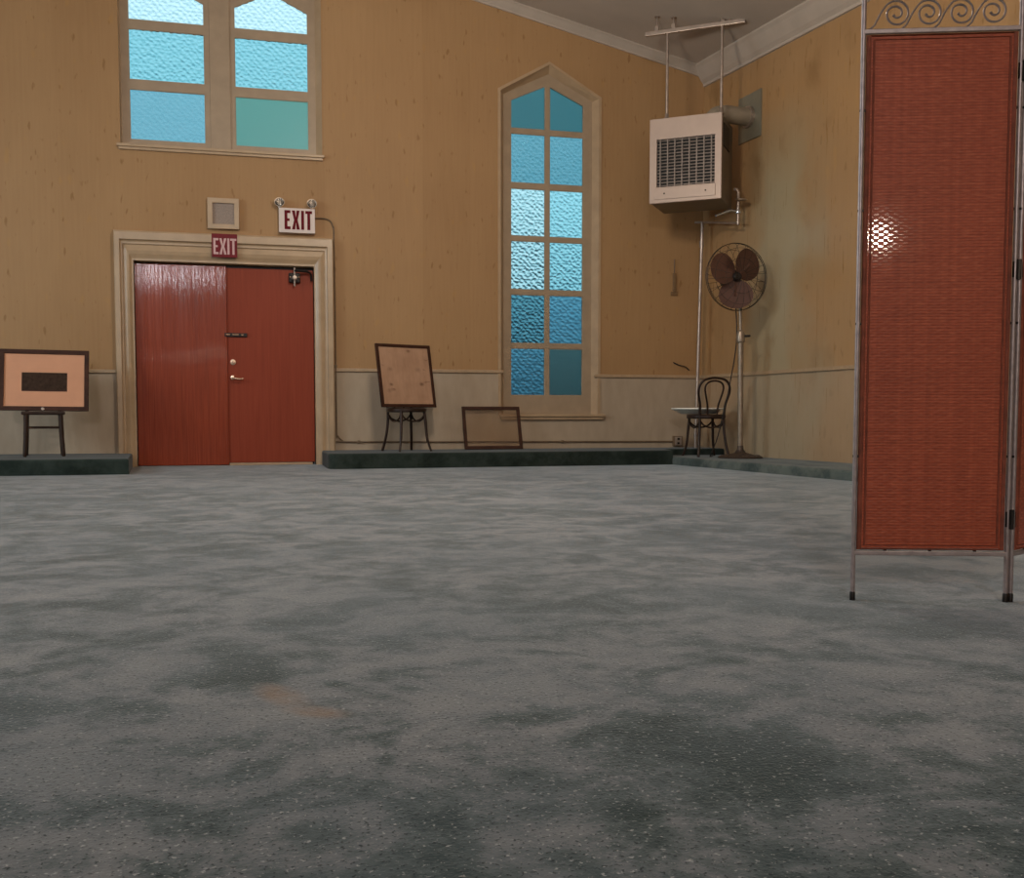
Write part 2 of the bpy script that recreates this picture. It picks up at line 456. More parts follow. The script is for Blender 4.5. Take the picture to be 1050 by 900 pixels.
# crown mouldings: profile points (distance out from wall, drop below ceiling)
def crown(name, a, b, na, prof):
    bm = BM(); rows = []
    for p in (a, b):
        row = []
        for out, drop in prof:
            q = Vector((p[0], p[1], 0)) + Vector(na)*out
            row.append(bm.verts.new((q.x, q.y, CZ(q.x)-drop)))
        rows.append(row)
    n = len(prof)
    for i in range(n):
        bm.faces.new((rows[0][i], rows[0][(i+1) % n], rows[1][(i+1) % n], rows[1][i]))
    bm.faces.new(rows[0]); bm.faces.new(rows[1][::-1])
    structure(name, bm, M['crown'])
cp = [(-.01, -.01), (.085, -.01), (.085, .012), (.065, .03), (.045, .055), (.018, .085), (.018, .105), (-.01, .105)]
crown('trim_1', (.03, 0), (RX(0)+.02, 0), (0, -1, 0), cp)
crown('trim_2', (XL, 0), (.03, 0), (0, -1, 0), cp)
cp2 = [(-.01, -.01), (.15, -.01), (.15, .02), (.125, .045), (.10, .085), (.055, .145), (.022, .175), (.022, .205), (-.01, .205)]
nr = Vector((-.9942, -.1080, 0))
crown('trim_3', (RX(0), 0), (RX(YB), YB), nr, cp2)

# chair rail (one length per stretch of wall)
def rail(name, x0, x1, z, cap=False):
    bm = BM(); box(bm, x0, x1, -.022, .01, z-.018, z+.018, .006)
    structure(name, bm, M['rail'])
rail('trim_4', XL+.05, -1.07, .984)
rail('trim_5', 1.142, 3.02, 1.022)
rail('trim_6', 4.10, RX(0), .985)
bm = BM()
a, b = Vector((RX(0), 0, 0)), Vector((RX(YB), YB, 0))
wall_prism(bm, (b.x, b.y), (a.x, a.y), .022, .036, .036)
bmesh.ops.translate(bm, verts=bm.verts, vec=(0, 0, .967))
structure('trim_7', bm, M['rail'])

# carpeted dais along the back wall and the lower step by the right wall
def slab(name, poly, z0, z1, mat, bev=.02):
    bm = BM(); vs = [bm.verts.new((x, y, z0)) for x, y in poly]
    f = bm.faces.new(vs); r = bmesh.ops.extrude_face_region(bm, geom=[f])
    top = [g for g in r['geom'] if isinstance(g, bmesh.types.BMVert)]
    bmesh.ops.translate(bm, verts=top, vec=(0, 0, z1-z0))
    es = [e for e in bm.edges if all(v in top for v in e.verts)]
    bmesh.ops.bevel(bm, geom=es, offset=bev, segments=3, affect='EDGES', profile=.5)
    return structure(name, bm, mat)
rc = [(1.0+.09-.09*math.cos(k*PI/10), -.93-.09*math.sin(k*PI/10)+.0) for k in range(0, 6)]
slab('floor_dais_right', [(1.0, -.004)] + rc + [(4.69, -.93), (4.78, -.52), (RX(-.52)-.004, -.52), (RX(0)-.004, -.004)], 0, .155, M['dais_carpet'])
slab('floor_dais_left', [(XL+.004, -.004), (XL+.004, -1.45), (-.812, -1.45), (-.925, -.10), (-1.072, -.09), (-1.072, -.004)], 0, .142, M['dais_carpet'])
slab('floor_step', [(4.70, -.525), (4.685, -.95), (5.12, -5.0), (5.55, -9.0), (RX(-9.0)-.004, -9.0), (RX(-.525)-.004, -.525)], 0, .085, M['step_carpet'], .025)

# ------------------------------------------------------------------ door
D = structure('door_1', label='pair of red-brown wooden doors in a cream moulded surround')
# moulded casing: (t across the width, projection from the wall)
prof = [(0, 0), (0, .075), (.05, .085), (.30, .085), (.34, .06), (.38, .055), (.44, .055), (.47, .04), (.56, .045), (.66, .05), (.78, .042), (.88, .028), (.93, .022), (1.0, .022), (1.0, -.12)]
bm = BM(); rows = []
for t, p in prof:
    xl = -1.065 + t*.18; xr = 1.138 - t*.2; zt = 2.412 - t*.292
    rows.append([bm.verts.new((x, -p, z)) for x, z in ((xl, 0), (xl, zt), (xr, zt), (xr, 0))])
for a, b in zip(rows[:-1], rows[1:]):
    for i in range(3): bm.faces.new((a[i], a[i+1], b[i+1], b[i]))
obj('door_frame', bm, M['trim'], D)
bm = BM()
box(bm, -.91, -.885, .06, .16, 0, 2.12); box(bm, .938, .96, .06, .16, 0, 2.12); box(bm, -.91, .96, .06, .16, 2.12, 2.16)
obj('door_jamb', bm, M['trim'], D)
bm = BM(); box(bm, -.882, .024, .05, .095, .006, 2.10, .004); left = obj('door_leaf', bm, M['door_l'], D); left['label'] = 'glossier left door leaf with visible grain'
bm = BM(); box(bm, .030, .934, .058, .10, .03, 2.085, .004); right = obj('door_leaf', bm, M['door_r'], D); right['label'] = 'duller orange-red right door leaf'
bm = BM(); box(bm, .010, .030, .040, .05, .006, 2.10, .003); obj('meeting_strip', bm, M['door_l'], left)
bm = BM(); box(bm, .036, .905, .035, .10, 0, .026, .004); obj('threshold', bm, M['threshold'], D)
bm = BM(); box(bm, -.885, .938, .105, .135, 2.09, 2.13); box(bm, -.88, .93, .16, .2, 0, 2.2); obj('door_backing', bm, M['black_metal'], D)
# sliding bolt across the meeting edge
bm = BM(); box(bm, .005, .235, .038, .058, 1.362, 1.403, .004); bolt = obj('latch_bar', bm, M['black_metal'], right)
for x0, x1 in ((.02, .06), (.085, .15), (.175, .20)):
    bm = BM(); tube(bm, [(x0, .034, 1.382), (x1, .034, 1.382)], .009, 8); obj('bolt_rod', bm, M['brass'], bolt)
bm = BM(); lathe(bm, [(0, .018), (.014, .018), (.016, .012), (.030, .010), (.033, 0), (0, 0)], 20, T(.086, .058, 1.095) @ Matrix.Rotation(PI/2, 4, 'X'))
dead = obj('deadbolt', bm, M['brass'], right, True)
bm = BM(); box(bm, .082, .090, .036, .041, 1.085, 1.105); obj('keyway', bm, M['black_metal'], dead)
bm = BM(); lathe(bm, [(0, .02), (.022, .018), (.028, .008), (.030, 0), (0, 0)], 20, T(.08, .058, .932) @ Matrix.Rotation(PI/2, 4, 'X'))
tube(bm, smooth_path([(.08, .05, .932), (.08, .005, .930), (.10, -.006, .924), (.15, -.008, .915), (.19, -.004, .921)], 6), [.012]*6+[.011]*18+[.008], 10)
obj('door_handle', bm, M['brass'], right, True)
# door closer in the upper right corner
bm = BM(); box(bm, .675, .795, .0, .058, 1.945, 2.05, .012); box(bm, .69, .78, -.012, .0, 1.965, 2.03, .006)
cl = obj('door_closer', bm, M['black_metal'], right)
bm = BM(); tube(bm, [(.735, -.005, 1.905), (.735, -.005, 2.105)], .010, 10)
lathe(bm, [(0, .03), (.02, .028), (.026, .018), (.026, 0), (0, 0)], 16, T(.735, -.008, 1.995) @ Matrix.Rotation(PI/2, 4, 'X')); obj('spindle', bm, M['steel'], cl)
bm = BM(); tube(bm, smooth_path([(.735, -.01, 2.07), (.80, -.02, 2.066), (.87, -.01, 2.062), (.905, .01, 2.04), (.915, .03, 1.97)], 6), .012, 8); obj('closer_arm', bm, M['black_metal'], cl)
for x in (.69, .78):
    bm = BM(); lathe(bm, [(0, .006), (.007, .004), (.008, 0), (0, 0)], 10, T(x, -.012, 2.0) @ Matrix.Rotation(PI/2, 4, 'X')); obj('screw', bm, M['brass'], cl)

# ------------------------------------------------------------------ windows
FR = .075                                            # the sashes sit back from the wall face
RS = 1+FR/11.26
rx = lambda x: .289+(x-.289)*RS
rz = lambda z: .54+(z-.54)*RS
def reveal_bm(outer, inner, y0, y1):
    bm = BM(); a = [bm.verts.new((x, y0, z)) for x, z in outer]; b = [bm.verts.new((x, y1, z)) for x, z in inner]
    n = len(a)
    for i in range(n): bm.faces.new((a[i], a[(i+1) % n], b[(i+1) % n], b[i]))
    # a small bead lying on the wall round the opening
    return bm
def inset_poly(poly, d):
    out = []; n = len(poly)
    for i in range(n):
        p0, p1, p2 = (Vector(poly[i-1]), Vector(poly[i]), Vector(poly[(i+1) % n]))
        e1 = (p1-p0).normalized(); e2 = (p2-p1).normalized()
        n1 = Vector((-e1.y, e1.x)); n2 = Vector((-e2.y, e2.x))
        k = (n1+n2)/(1+n1.dot(n2)); q = p1+k*d; out.append((q.x, q.y))
    return out
def grow(poly, d): return inset_poly(poly, -d)

G = {  # tints also carry the uneven brightness outdoors seen through each pane
 'bright': figured('figured_glass_bright', (.88, .98, 1.0), .36, .14),
 'clear':  figured('figured_glass_clear', (.62, .90, .96), .27, .14),
 'mid':    figured('figured_glass', (.385, .70, .77), .42, .14),
 'dim':    figured('figured_glass_dim', (.23, .45, .53), .24, .14),
 'soft':   figured('figured_glass_soft', (.30, .54, .63), .16, .25),
 'blue':   figured('blue_tinted_glass', (.24, .51, .66), .18, .30),
 'green':  figured('green_tinted_glass', (.17, .38, .32), .05, .35),
 'teal':   figured('teal_tinted_glass', (.078, .205, .225), .07, .35),
 'deep':   figured('deep_blue_glass', (.18, .28, .28), .06, .35),
}
EDGE = figured('lit_edge_glass', (.55, .80, .84), .0, .3)
gk = list(G)
def window(name, outer, frame_in, panes, label, bar_holes):
    W = structure(name, label=label)
    obj('window_reveal', reveal_bm(outer, frame_in, -.002, FR+.01), M['trim'], W)
    holes = [p for p, k in panes]
    obj('window_frame', poly_bm(grow(frame_in, .02), holes, .05, FR), M['frame_paint'], W)
    bm = BM()
    for p, k in panes:
        b = poly_bm(grow(p, .012), (), .006, FR+.022)
        for f in b.faces: f.material_index = gk.index(k)
        append(bm, b)
    obj('glass_panes', bm, [G[k] for k in gk], W)
    bm = BM()                                        # added glass strips imitating lit bottom and right edges of the panes
    for p, k in panes:
        x0, z0 = p[0]; x1, z1 = p[1][0], p[2][1]
        box(bm, x0, x1, FR+.016, FR+.020, z0-.002, z0+.011); box(bm, x1-.009, x1+.002, FR+.016, FR+.020, z0+.012, z1)
    obj('lit_edge_strips', bm, EDGE, W)
    bm = BM()
    for p, k in panes:                               # putty beads round every pane
        append(bm, poly_bm(grow(p, .001), [inset_poly(p, .007)], .012, FR+.008))
    obj('glazing_beads', bm, M['frame_paint'], W)
    return W

def R_(x0, x1, z0, z1): return rect(rx(x0), rx(x1), rz(z0), rz(z1))
def arch(x0, x1, z0, zs, za): return [(rx(x0), rz(z0)), (rx(x1), rz(z0)), (rx(x1), rz(zs)), (rx((x0+x1)/2), rz(za)), (rx(x0), rz(zs))]
twin = []
for (x0, x1), kinds in (((-.889, -.148), ('soft', 'mid', 'bright')), ((.151, .902), ('green', 'mid', 'bright'))):
    twin.append((R_(x0, x1, 3.342, 3.852), kinds[0]))
    twin.append((R_(x0, x1, 3.943, 4.454), kinds[1]))
    twin.append((arch(x0, x1, 4.540, 4.760, 4.94), kinds[2]))
W1 = window('window_1', twin_outer, R_(-.965, .968, 3.292, 5.06), twin, 'twin cream window of figured glass above the doors', None)
bm = BM(); box(bm, rx(-.10), rx(.105), FR-.014, FR+.01, 3.30, 5.06, .005); obj('mullion', bm, M['frame_paint'], W1)
bm = BM(); box(bm, -1.015, 1.06, -.05, FR, 3.262, 3.292, .006); box(bm, -1.0, 1.045, -.03, .005, 3.235, 3.264, .005); obj('window_sill', bm, M['trim'], W1)

rows = [(.757, 1.289), (1.344, 1.891), (1.945, 2.489), (2.541, 3.069), (3.128, 3.673)]
kl = ['blue', 'dim', 'bright', 'bright', 'dim']; kr = ['deep', 'blue', 'clear', 'clear', 'dim']
tall = []
xm0, xm1 = 3.513, 3.562
for (z0, z1), a, b in zip(rows, kl, kr):
    tall.append((R_(3.112, xm0, z0, z1), a)); tall.append((R_(xm1, 3.962, z0, z1), b))
tall.append(([(rx(3.112), rz(3.725)), (rx(xm0), rz(3.725)), (rx(xm0), rz(4.214)), (rx(3.112), rz(4.035))], 'teal'))
tall.append(([(rx(xm1), rz(3.725)), (rx(3.962), rz(3.725)), (rx(3.962), rz(4.030)), (rx(xm1), rz(4.214))], 'teal'))
tall_in = [(rx(3.035), rz(.545)), (rx(4.055), rz(.545)), (rx(4.055), rz(4.075)), (rx(3.55), rz(4.335)), (rx(3.035), rz(4.085))]
W2 = window('window_2', tall_outer, tall_in, tall, 'tall pointed window of figured glass', None)
bm = BM(); box(bm, 2.975, 4.225, -.055, FR, .515, .545, .006); box(bm, 2.99, 4.205, -.035, .005, .482, .517, .005); obj('window_sill', bm, M['trim'], W2)
# hood moulding that follows the pointed head
bm = BM(); hd = [(2.995, 4.10), (2.995, 4.128), (3.557, 4.445), (4.142, 4.112), (4.142, 4.08)]
outer = grow(tall_outer, .03)
append(bm, poly_bm(outer, [tall_outer], .014, -.012)); obj('window_casing', bm, M['trim'], W2)
append_bm = None

# ------------------------------------------------------------------ signs and the speaker over the door
def letter_polys(ch, x, z, w, h, s):
    if ch == 'E': return [[(x, z), (x+w, z), (x+w, z+s), (x+s, z+s), (x+s, z+h/2-s*.45), (x+w*.85, z+h/2-s*.45), (x+w*.85, z+h/2+s*.45), (x+s, z+h/2+s*.45), (x+s, z+h-s), (x+w, z+h-s), (x+w, z+h), (x, z+h)]]
    if ch == 'X':
        k = s*1.12; m = w/2
        return [[(x, z), (x+k, z), (x+m, z+h/2-k*.75), (x+w-k, z), (x+w, z), (x+m+k*.55, z+h/2), (x+w, z+h), (x+w-k, z+h), (x+m, z+h/2+k*.75), (x+k, z+h), (x, z+h), (x+m-k*.55, z+h/2)]]
    if ch == 'I': return [rect(x, x+s, z, z+h)]
    if ch == 'T': return [[(x+w/2-s/2, z), (x+w/2+s/2, z), (x+w/2+s/2, z+h-s), (x+w, z+h-s), (x+w, z+h), (x, z+h), (x, z+h-s), (x+w/2-s/2, z+h-s)]]
def letters(parent, mat, x, z, h, s, widths, gap, y):
    for ch, w in zip('EXIT', widths):
        bm = BM()
        for p in letter_polys(ch, x, z, w, h, s): append(bm, poly_bm(p, (), .005, y))
        obj('letter', bm, mat, parent); x += w+gap
X = thing('exit_sign', 'white lit-type sign with red EXIT letters and two round emergency lamps on top', 'sign', (.765, -.06, 2.455))
bm = BM(); box(bm, -.187, .187, -.025, .062, 0, .258, .006); obj('sign_housing', bm, M['white_plastic'], X)
letters(X, M['sign_red'], -.130, .035, .198, .030, (.062, .082, .030, .070), .014, -.0275)
for x in (-.18, .155):
    bm = BM(); tube(bm, [(x, .02, .245), (x, .02, .285)], .012, 8)
    lathe(bm, [(0, -.035), (.025, -.03), (.042, -.005), (.052, .03), (.048, .03), (.0, .012)], 20, T(x, .0, .305) @ Matrix.Rotation(math.radians(75), 4, 'X'))
    hd_ = obj('lamp_head', bm, M['lamp_chrome'], X, True)
    bm = BM(); lathe(bm, [(0, .040), (.03, .036), (.047, .028), (.047, .026), (0, .026)], 20, T(x, .0, .305) @ Matrix.Rotation(math.radians(75), 4, 'X')); obj('lamp_lens', bm, M['lens'], hd_, True)

X = thing('exit_placard', 'small red placard with pale EXIT letters fixed to the door header under the speaker', 'sign', (.022, -.082, 2.172))
bm = BM(); box(bm, -.128, .128, -.006, .0, 0, .242, .002); obj('placard', bm, M['sticker_red'], X)
bm = BM(); box(bm, -.10, .10, .0, .032, .02, .22); obj('backing_block', bm, M['sticker_red'], X)
letters(X, M['sticker_pink'], -.112, .03, .165, .022, (.052, .072, .022, .062), .008, -.0085)

X = thing('wall_speaker', 'square cream wall speaker with grey cloth grille above the door header', 'speaker', (.0145, 0, 2.475))
bm = poly_bm(rect(-.155, .155, 0, .308), [rect(-.113, .113, .04, .265)], .055, -.056, .004); obj('speaker_frame', bm, M['trim'], X)
bm = BM(); box(bm, -.118, .118, -.032, -.004, .036, .27); obj('grille', bm, M['grille_cloth'], X)

# surface conduit from the lit sign to the outlet box in the corner
pts = [(.955, -.018, 2.63), (1.06, -.018, 2.63), (1.115, -.018, 2.605), (1.145, -.018, 2.54), (1.152, -.018, 2.45), (1.158, -.018, 1.5), (1.160, -.018, .40), (1.175, -.018, .31), (1.23, -.018, .255), (1.32, -.018, .245), (3.2, -.018, .235), (5.08, -.018, .225)]
bm = BM(); tube(bm, smooth_path(pts, 5), .0080, 8)
con = tag(obj('conduit_pipe', bm, M['conduit'], None, True), 'thin brown conduit pipe from the white EXIT sign down to the wall foot', 'pipe')
for (x, z, v) in ((1.158, 1.06, 0), (1.40, .245, 1), (3.72, .232, 1)):
    bm = BM(); box(bm, x-.014, x+.014, -.032, -.002, z-.016, z+.016, .004); obj('conduit_clip', bm, M['conduit'], con)

X = thing('outlet_box', 'small dark electrical outlet box at the wall foot behind the corner chair', 'outlet', (5.13, 0, .17))
bm = BM(); box(bm, -.055, .055, -.055, .0, 0, .12, .006); obj('outlet_housing', bm, M['conduit'], X)
bm = BM(); box(bm, -.042, .042, -.060, -.054, .01, .11, .003); pl = obj('cover_plate', bm, M['steel'], X)
for z in (.035, .085):
    bm = BM(); box(bm, -.014, .014, -.063, -.059, z-.012, z+.012, .003); obj('socket', bm, M['black_metal'], pl)

X = thing('wall_switch', 'narrow brown pull switch with thin conduit stub on the wallpaper left of the gas pipe', 'switch', (5.078, 0, 1.93))
bm = BM(); box(bm, -.018, .018, -.03, 0, .03, .26, .006); box(bm, -.04, .04, -.022, 0, 0, .045, .005); obj('switch_body', bm, simple('switch_brown', (.20, .115, .05), .5), X)
bm = BM(); tube(bm, [(.0, -.012, .26), (.0, -.012, .42)], .006, 6); obj('conduit_stub', bm, M['conduit'], X)

bm = BM(); tube(bm, smooth_path([(5.075, -.012, 1.15), (5.14, -.03, 1.12), (5.22, -.03, 1.10), (5.275, -.012, 1.062)], 6), .007, 6)
tag(obj('loose_wire', bm, M['cord'], None, True), 'short loose black wire on the wall above the chair rail, left of the gas pipe', 'wire')

# ------------------------------------------------------------------ chairs
def bentwood(name, label, loc, back_ang):
    """round-seated bentwood chair; its back stands at angle back_ang from the seat centre"""
    X = thing(name, label, 'chair', loc, back_ang-PI/2, 'dark bentwood chairs')     # local +y is the back
    SH, r = .455, .205
    bm = BM(); lathe(bm, [(0, SH-.012), (.165, SH-.010), (.175, SH), (.20, SH+.003), (.212, SH-.010), (.212, SH-.035), (.198, SH-.045), (.16, SH-.04), (0, SH-.02)], 36)
    obj('seat', bm, M['dark_wood'], X, True)
    a = r*.72
    for sx in (-1, 1):
        bm = BM(); tube(bm, smooth_path([(sx*a*.92, -a*.92, SH-.03), (sx*a*.98, -a*1.0, .30), (sx*a*1.08, -a*1.10, .12), (sx*a*1.28, -a*1.30, 0)], 6), [.016]*7+[.0145]*6+[.012]*6, 10)
        obj('leg', bm, M['dark_wood'], X, True)
    # rear legs run up into the outer hoop of the back
    W_ = .195
    for sx in (-1, 1):
        bm = BM(); tube(bm, smooth_path([(sx*a*1.2, a*1.45, 0), (sx*a*1.05, a*1.18, .14), (sx*a*.95, a*1.04, .30), (sx*a*.95, a*1.02, SH)], 6), .0145, 10)
        obj('leg', bm, M['dark_wood'], X, True)
    hoop = [(-a*.95, a*1.02, SH-.02), (-.145, a*1.14, .56), (-.176, a*1.32, .68), (-.168, a*1.45, .765), (-.115, a*1.53, .825), (0, a*1.56, .846)]
    hoop = hoop + [(-x, y, z) for x, y, z in hoop[-2::-1]]
    bm = BM(); tube(bm, smooth_path(hoop, 6), .0135, 10); obj('back_hoop', bm, M['dark_wood'], X, True)
    inn = [(-.055, a*1.08, SH-.01), (-.062, a*1.16, .55), (-.088, a*1.30, .65), (-.105, a*1.41, .74), (-.075, a*1.48, .795), (0, a*1.50, .815)]
    inn = inn + [(-x, y, z) for x, y, z in inn[-2::-1]]
    bm = BM(); tube(bm, smooth_path(inn, 6), .0105, 8); obj('inner_hoop', bm, M['dark_wood'], X, True)
    # bent braces sagging from leg to leg below the seat
    L = [(a*.97, -a*.97), (-a*.97, -a*.97), (-a*.95, a*1.03), (a*.95, a*1.03)]
    for i in range(4):
        (x0, y0), (x1, y1) = L[i], L[(i+1) % 4]
        pts = []
        for k in range(9):
            t = k/8; s = math.sin(PI*t)
            pts.append((x0+(x1-x0)*t, y0+(y1-y0)*t, SH-.055-.085*s**.6))
        bm = BM(); tube(bm, smooth_path(pts, 3), .009, 8); obj('brace', bm, M['dark_wood'], X, True)
    return X
R = math.radians
bentwood('bentwood_chair', 'dark bentwood chair holding the tilted stained board, right of the doors', (1.853, -.50, .155), R(117-14.14+8))
bentwood('bentwood_chair', 'dark bentwood chair with looped back in the corner beside the pedestal fan', (5.075, -.93, .085), R(293-14.14-10))

# plain chair under the left picture
X = thing('wooden_chair', 'plain dark wooden chair on the left dais carrying the tan framed picture', 'chair', (-1.665, -.62, .142), R(10))
bm = BM(); box(bm, -.19, .19, -.19, .19, .395, .43, .012); obj('seat', bm, M['dark_wood'], X)
for sx in (-1, 1):
    bm = BM(); tube(bm, smooth_path([(sx*.150, -.165, .40), (sx*.155, -.168, .22), (sx*.168, -.178, 0)], 6), [.021]*7+[.019]*5+[.015], 8); obj('leg', bm, M['dark_wood'], X, True)
    bm = BM(); tube(bm, smooth_path([(sx*.160, .195, 0), (sx*.150, .18, .22), (sx*.145, .165, .43), (sx*.15, .20, .66), (sx*.155, .245, .86)], 6), .017, 8); obj('leg', bm, M['dark_wood'], X, True)
for y, z in ((-.170, .275), (.172, .275)):
    bm = BM(); tube(bm, [(-.15, y, z), (.15, y, z)], .010, 8); obj('stretcher', bm, M['dark_wood'], X, True)
for z0, z1 in ((.78, .87), (.60, .65)):
    bm = BM(); y = .235 if z0 > .7 else .195; box(bm, -.15, .15, y-.01, y+.01, z0, z1, .006); obj('back_rail', bm, M['dark_wood'], X)

# ------------------------------------------------------------------ framed boards
def frame_bm(w, h, bw, d):
    return poly_bm(rect(-w/2, w/2, 0, h), [rect(-w/2+bw, w/2-bw, bw, h-bw)], d, -d, .003)
def lean(X, yaw, tilt, roll=0):
    X.rotation_euler = (Matrix.Rotation(yaw, 4, 'Z') @ Matrix.Rotation(tilt, 4, 'X') @ Matrix.Rotation(roll, 4, 'Y')).to_euler()
X = thing('framed_picture', 'wide tan-matted picture with a small dark print in a brown frame, at the far left', 'picture', (-1.665, -.575, .578))
lean(X, R(2), R(-11), R(.6))
bm = frame_bm(.79, .592, .034, .028); obj('picture_frame', bm, M['frame_wood'], X)
bm = poly_bm(rect(-.37, .37, .028, .565), [rect(-.203, .203, .187, .372)], .004, -.012); obj('mat_board', bm, M['mat_board'], X)
bm = BM(); box(bm, -.21, .21, -.008, -.004, .18, .38); obj('print', bm, M['print'], X)
bm = BM(); box(bm, -.201, .201, -.0135, -.0075, .187, .200); obj('print_caption_strip', bm, M['frame_wood'], X)
bm = BM(); box(bm, -.38, .38, -.003, 0, .01, .58); obj('backing_board', bm, M['frame_wood'], X)
bm = BM(); lathe(bm, [(0, .006), (.014, .004), (.016, 0), (0, 0)], 12, T(-.01, -.029, .012) @ Matrix.Rotation(PI/2, 4, 'X')); obj('hanging_button', bm, M['steel'], X)

X = thing('framed_board', 'upright stained tan board in a dark frame leaning on a bentwood chair', 'board', (1.87, -.545, .618))
lean(X, R(24), R(-11))
bm = frame_bm(.665, .665, .026, .026); obj('picture_frame', bm, M['frame_wood'], X)
bm = BM(); box(bm, -.315, .315, -.016, -.006, .018, .647); obj('board_panel', bm, M['board'], X)

X = thing('empty_frame', 'small empty glazed dark frame leaning against the wall under the tall window', 'frame', (2.865, -.215, .157))
lean(X, R(0), R(-20.5))
bm = frame_bm(.655, .495, .030, .022); obj('picture_frame', bm, M['frame_wood'], X)
bm = BM(); box(bm, -.302, .302, -.012, -.009, .026, .470); obj('glass_pane', bm, M['glass'], X)

# ------------------------------------------------------------------ white basin on the corner chair
X = thing('enamel_basin', 'shallow round white basin resting on the seat of the corner chair', 'basin', (5.04, -.782, .546))
bm = BM(); lathe(bm, [(0, .002), (.17, .0), (.20, .008), (.262, .044), (.285, .050), (.290, .056), (.285, .066), (.276, .066), (.255, .054), (.195, .014), (.165, .008), (0, .008)], 48)
obj('bowl', bm, M['white_enamel'], X, True)

# ------------------------------------------------------------------ unit heater hung in the corner
fd = Vector((math.cos(R(-36.5)), math.sin(R(-36.5)), 0))
ang = math.atan2(fd.y, fd.x)
X = thing('unit_heater', 'large beige box heater hung on rods below the ceiling in the right corner', 'heater', (4.742, -1.064, 2.795), ang)
HW, HD, HH = .378, .62, .872                        # local x along the front, y to the back
bm = BM()
box(bm, -HW, HW, .02, HD, 0.0, HH, .008); obj('casing', bm, M['heater_side'], X)
bm = poly_bm(rect(-HW, HW, 0, HH), [rect(-.312, .318, .155, .665)], .035, -.012, .006); obj('front_panel', bm, M['heater_paint'], X)
bm = BM(); box(bm, -.33, .325, -.020, -.008, .03, .150, .004); obj('access_panel', bm, M['heater_paint'], X)
for x in (-.22, .22):
    bm = BM(); lathe(bm, [(0, .004), (.008, .003), (.009, 0), (0, 0)], 10, T(x, -.020, .09) @ Matrix.Rotation(PI/2, 4, 'X')); obj('screw', bm, M['black_metal'], X)
bm = BM(); box(bm, -.32, .325, .012, .022, .15, .67); obj('grille_back', bm, M['heater_dark'], X)
bm = BM()
for i in range(8):
    x = -.268+i*.0775; box(bm, x-.0055, x+.0055, -.010, .010, .155, .665, .002)
obj('grille_bars', bm, simple('grille_grey', (.22, .18, .155), .45, .4), X)
bm = BM()
for i in range(15):
    z = .175+i*.0335; box(bm, -.312, .318, -.002, .010, z-.005, z+.005, 0)
obj('grille_louvers', bm, simple('louver_grey', (.12, .095, .08), .4, .5), X)
bm = BM(); box(bm, HW-.002, HW+.004, .10, .42, .56, .80); v_ = obj('side_vent', bm, M['heater_dark'], X)
bm = BM()
for i in range(10): box(bm, HW+.003, HW+.010, .105, .415, .575+i*.022, .582+i*.022)
obj('vent_slats', bm, M['heater_side'], v_)
# rods, channel and ceiling anchors
iv = (T(*X.location) @ RZ(ang)).inverted()
loc = lambda p: tuple(iv @ Vector(p))
zb = 4.585-2.795
for x in (-.215, .362):
    bm = BM(); tube(bm, [(x, .05, HH), (x, .05, zb)], .016, 10); rod = obj('hanger_rod', bm, M['steel'], X, True)
    bm = BM(); lathe(bm, [(0, 0), (.034, 0), (.034, .014), (.022, .03), (.022, .06), (.014, .07), (0, .07)], 14, T(x, .05, HH)); obj('rod_nut', bm, M['steel'], rod, True)
bm = BM(); box(bm, -.455, .60, .028, .072, zb-.022, zb+.022, .006); obj('hanger_channel', bm, M['steel'], X)
for x in (-.33, -.15, .37, .43):
    wp = (T(*X.location) @ RZ(ang)) @ Vector((x, .05, 0)); top = CZ(wp.x)-2.795
    bm = BM(); tube(bm, [(x, .05, zb), (x, .05, top+.01)], .009, 8); box(bm, x-.02, x+.02, .03, .07, zb+.015, zb+.07, .004)
    an = obj('ceiling_anchor', bm, M['steel'], X)
    bm = BM(); lathe(bm, [(0, 0), (.03, 0), (.026, .014), (0, .014)], 12, T(x, .05, top-.012)); obj('anchor_plate', bm, M['steel'], an)
# flue to the right wall
pl_c = Vector((RX(-.955)-.006, -.955, 3.745)); e = Vector((5.10, -1.006, 3.735))
bm = BM(); path = smooth_path([pl_c, (5.36, -.978, 3.745), (5.22, -.992, 3.745), (5.12, -1.0, 3.72), (5.07, -1.0, 3.66)], 6)
tube(bm, [loc(p) for p in path], .092, 20); fl_ = obj('flue_pipe', bm, M['flue'], X, True)
bm = BM(); tube(bm, [loc(pl_c), loc(pl_c+nr*.05)], .112, 20); obj('flue_collar', bm, M['steel'], fl_, True)
bm = BM(); q = nr; tn = Vector((.108, -.9942, 0))
for a0, a1, b0, b1, c0, c1 in ((-.21, .215, .0, .016, -.245, .245),):
    v = []
    for s in (b0, b1):
        for aa, cc in ((a0, c0), (a1, c0), (a1, c1), (a0, c1)): v.append(bm.verts.new(loc(Vector((RX(-.955), -.955, 3.745)) + tn*aa + q*(s+.001) + Vector((0, 0, cc)))))
    bm.faces.new(v[:4]); bm.faces.new(v[4:][::-1])
    for i in range(4): bm.faces.new((v[i], v[(i+1) % 4], v[4+(i+1) % 4], v[4+i]))
obj('flue_plate', bm, M['flue_plate'], X)

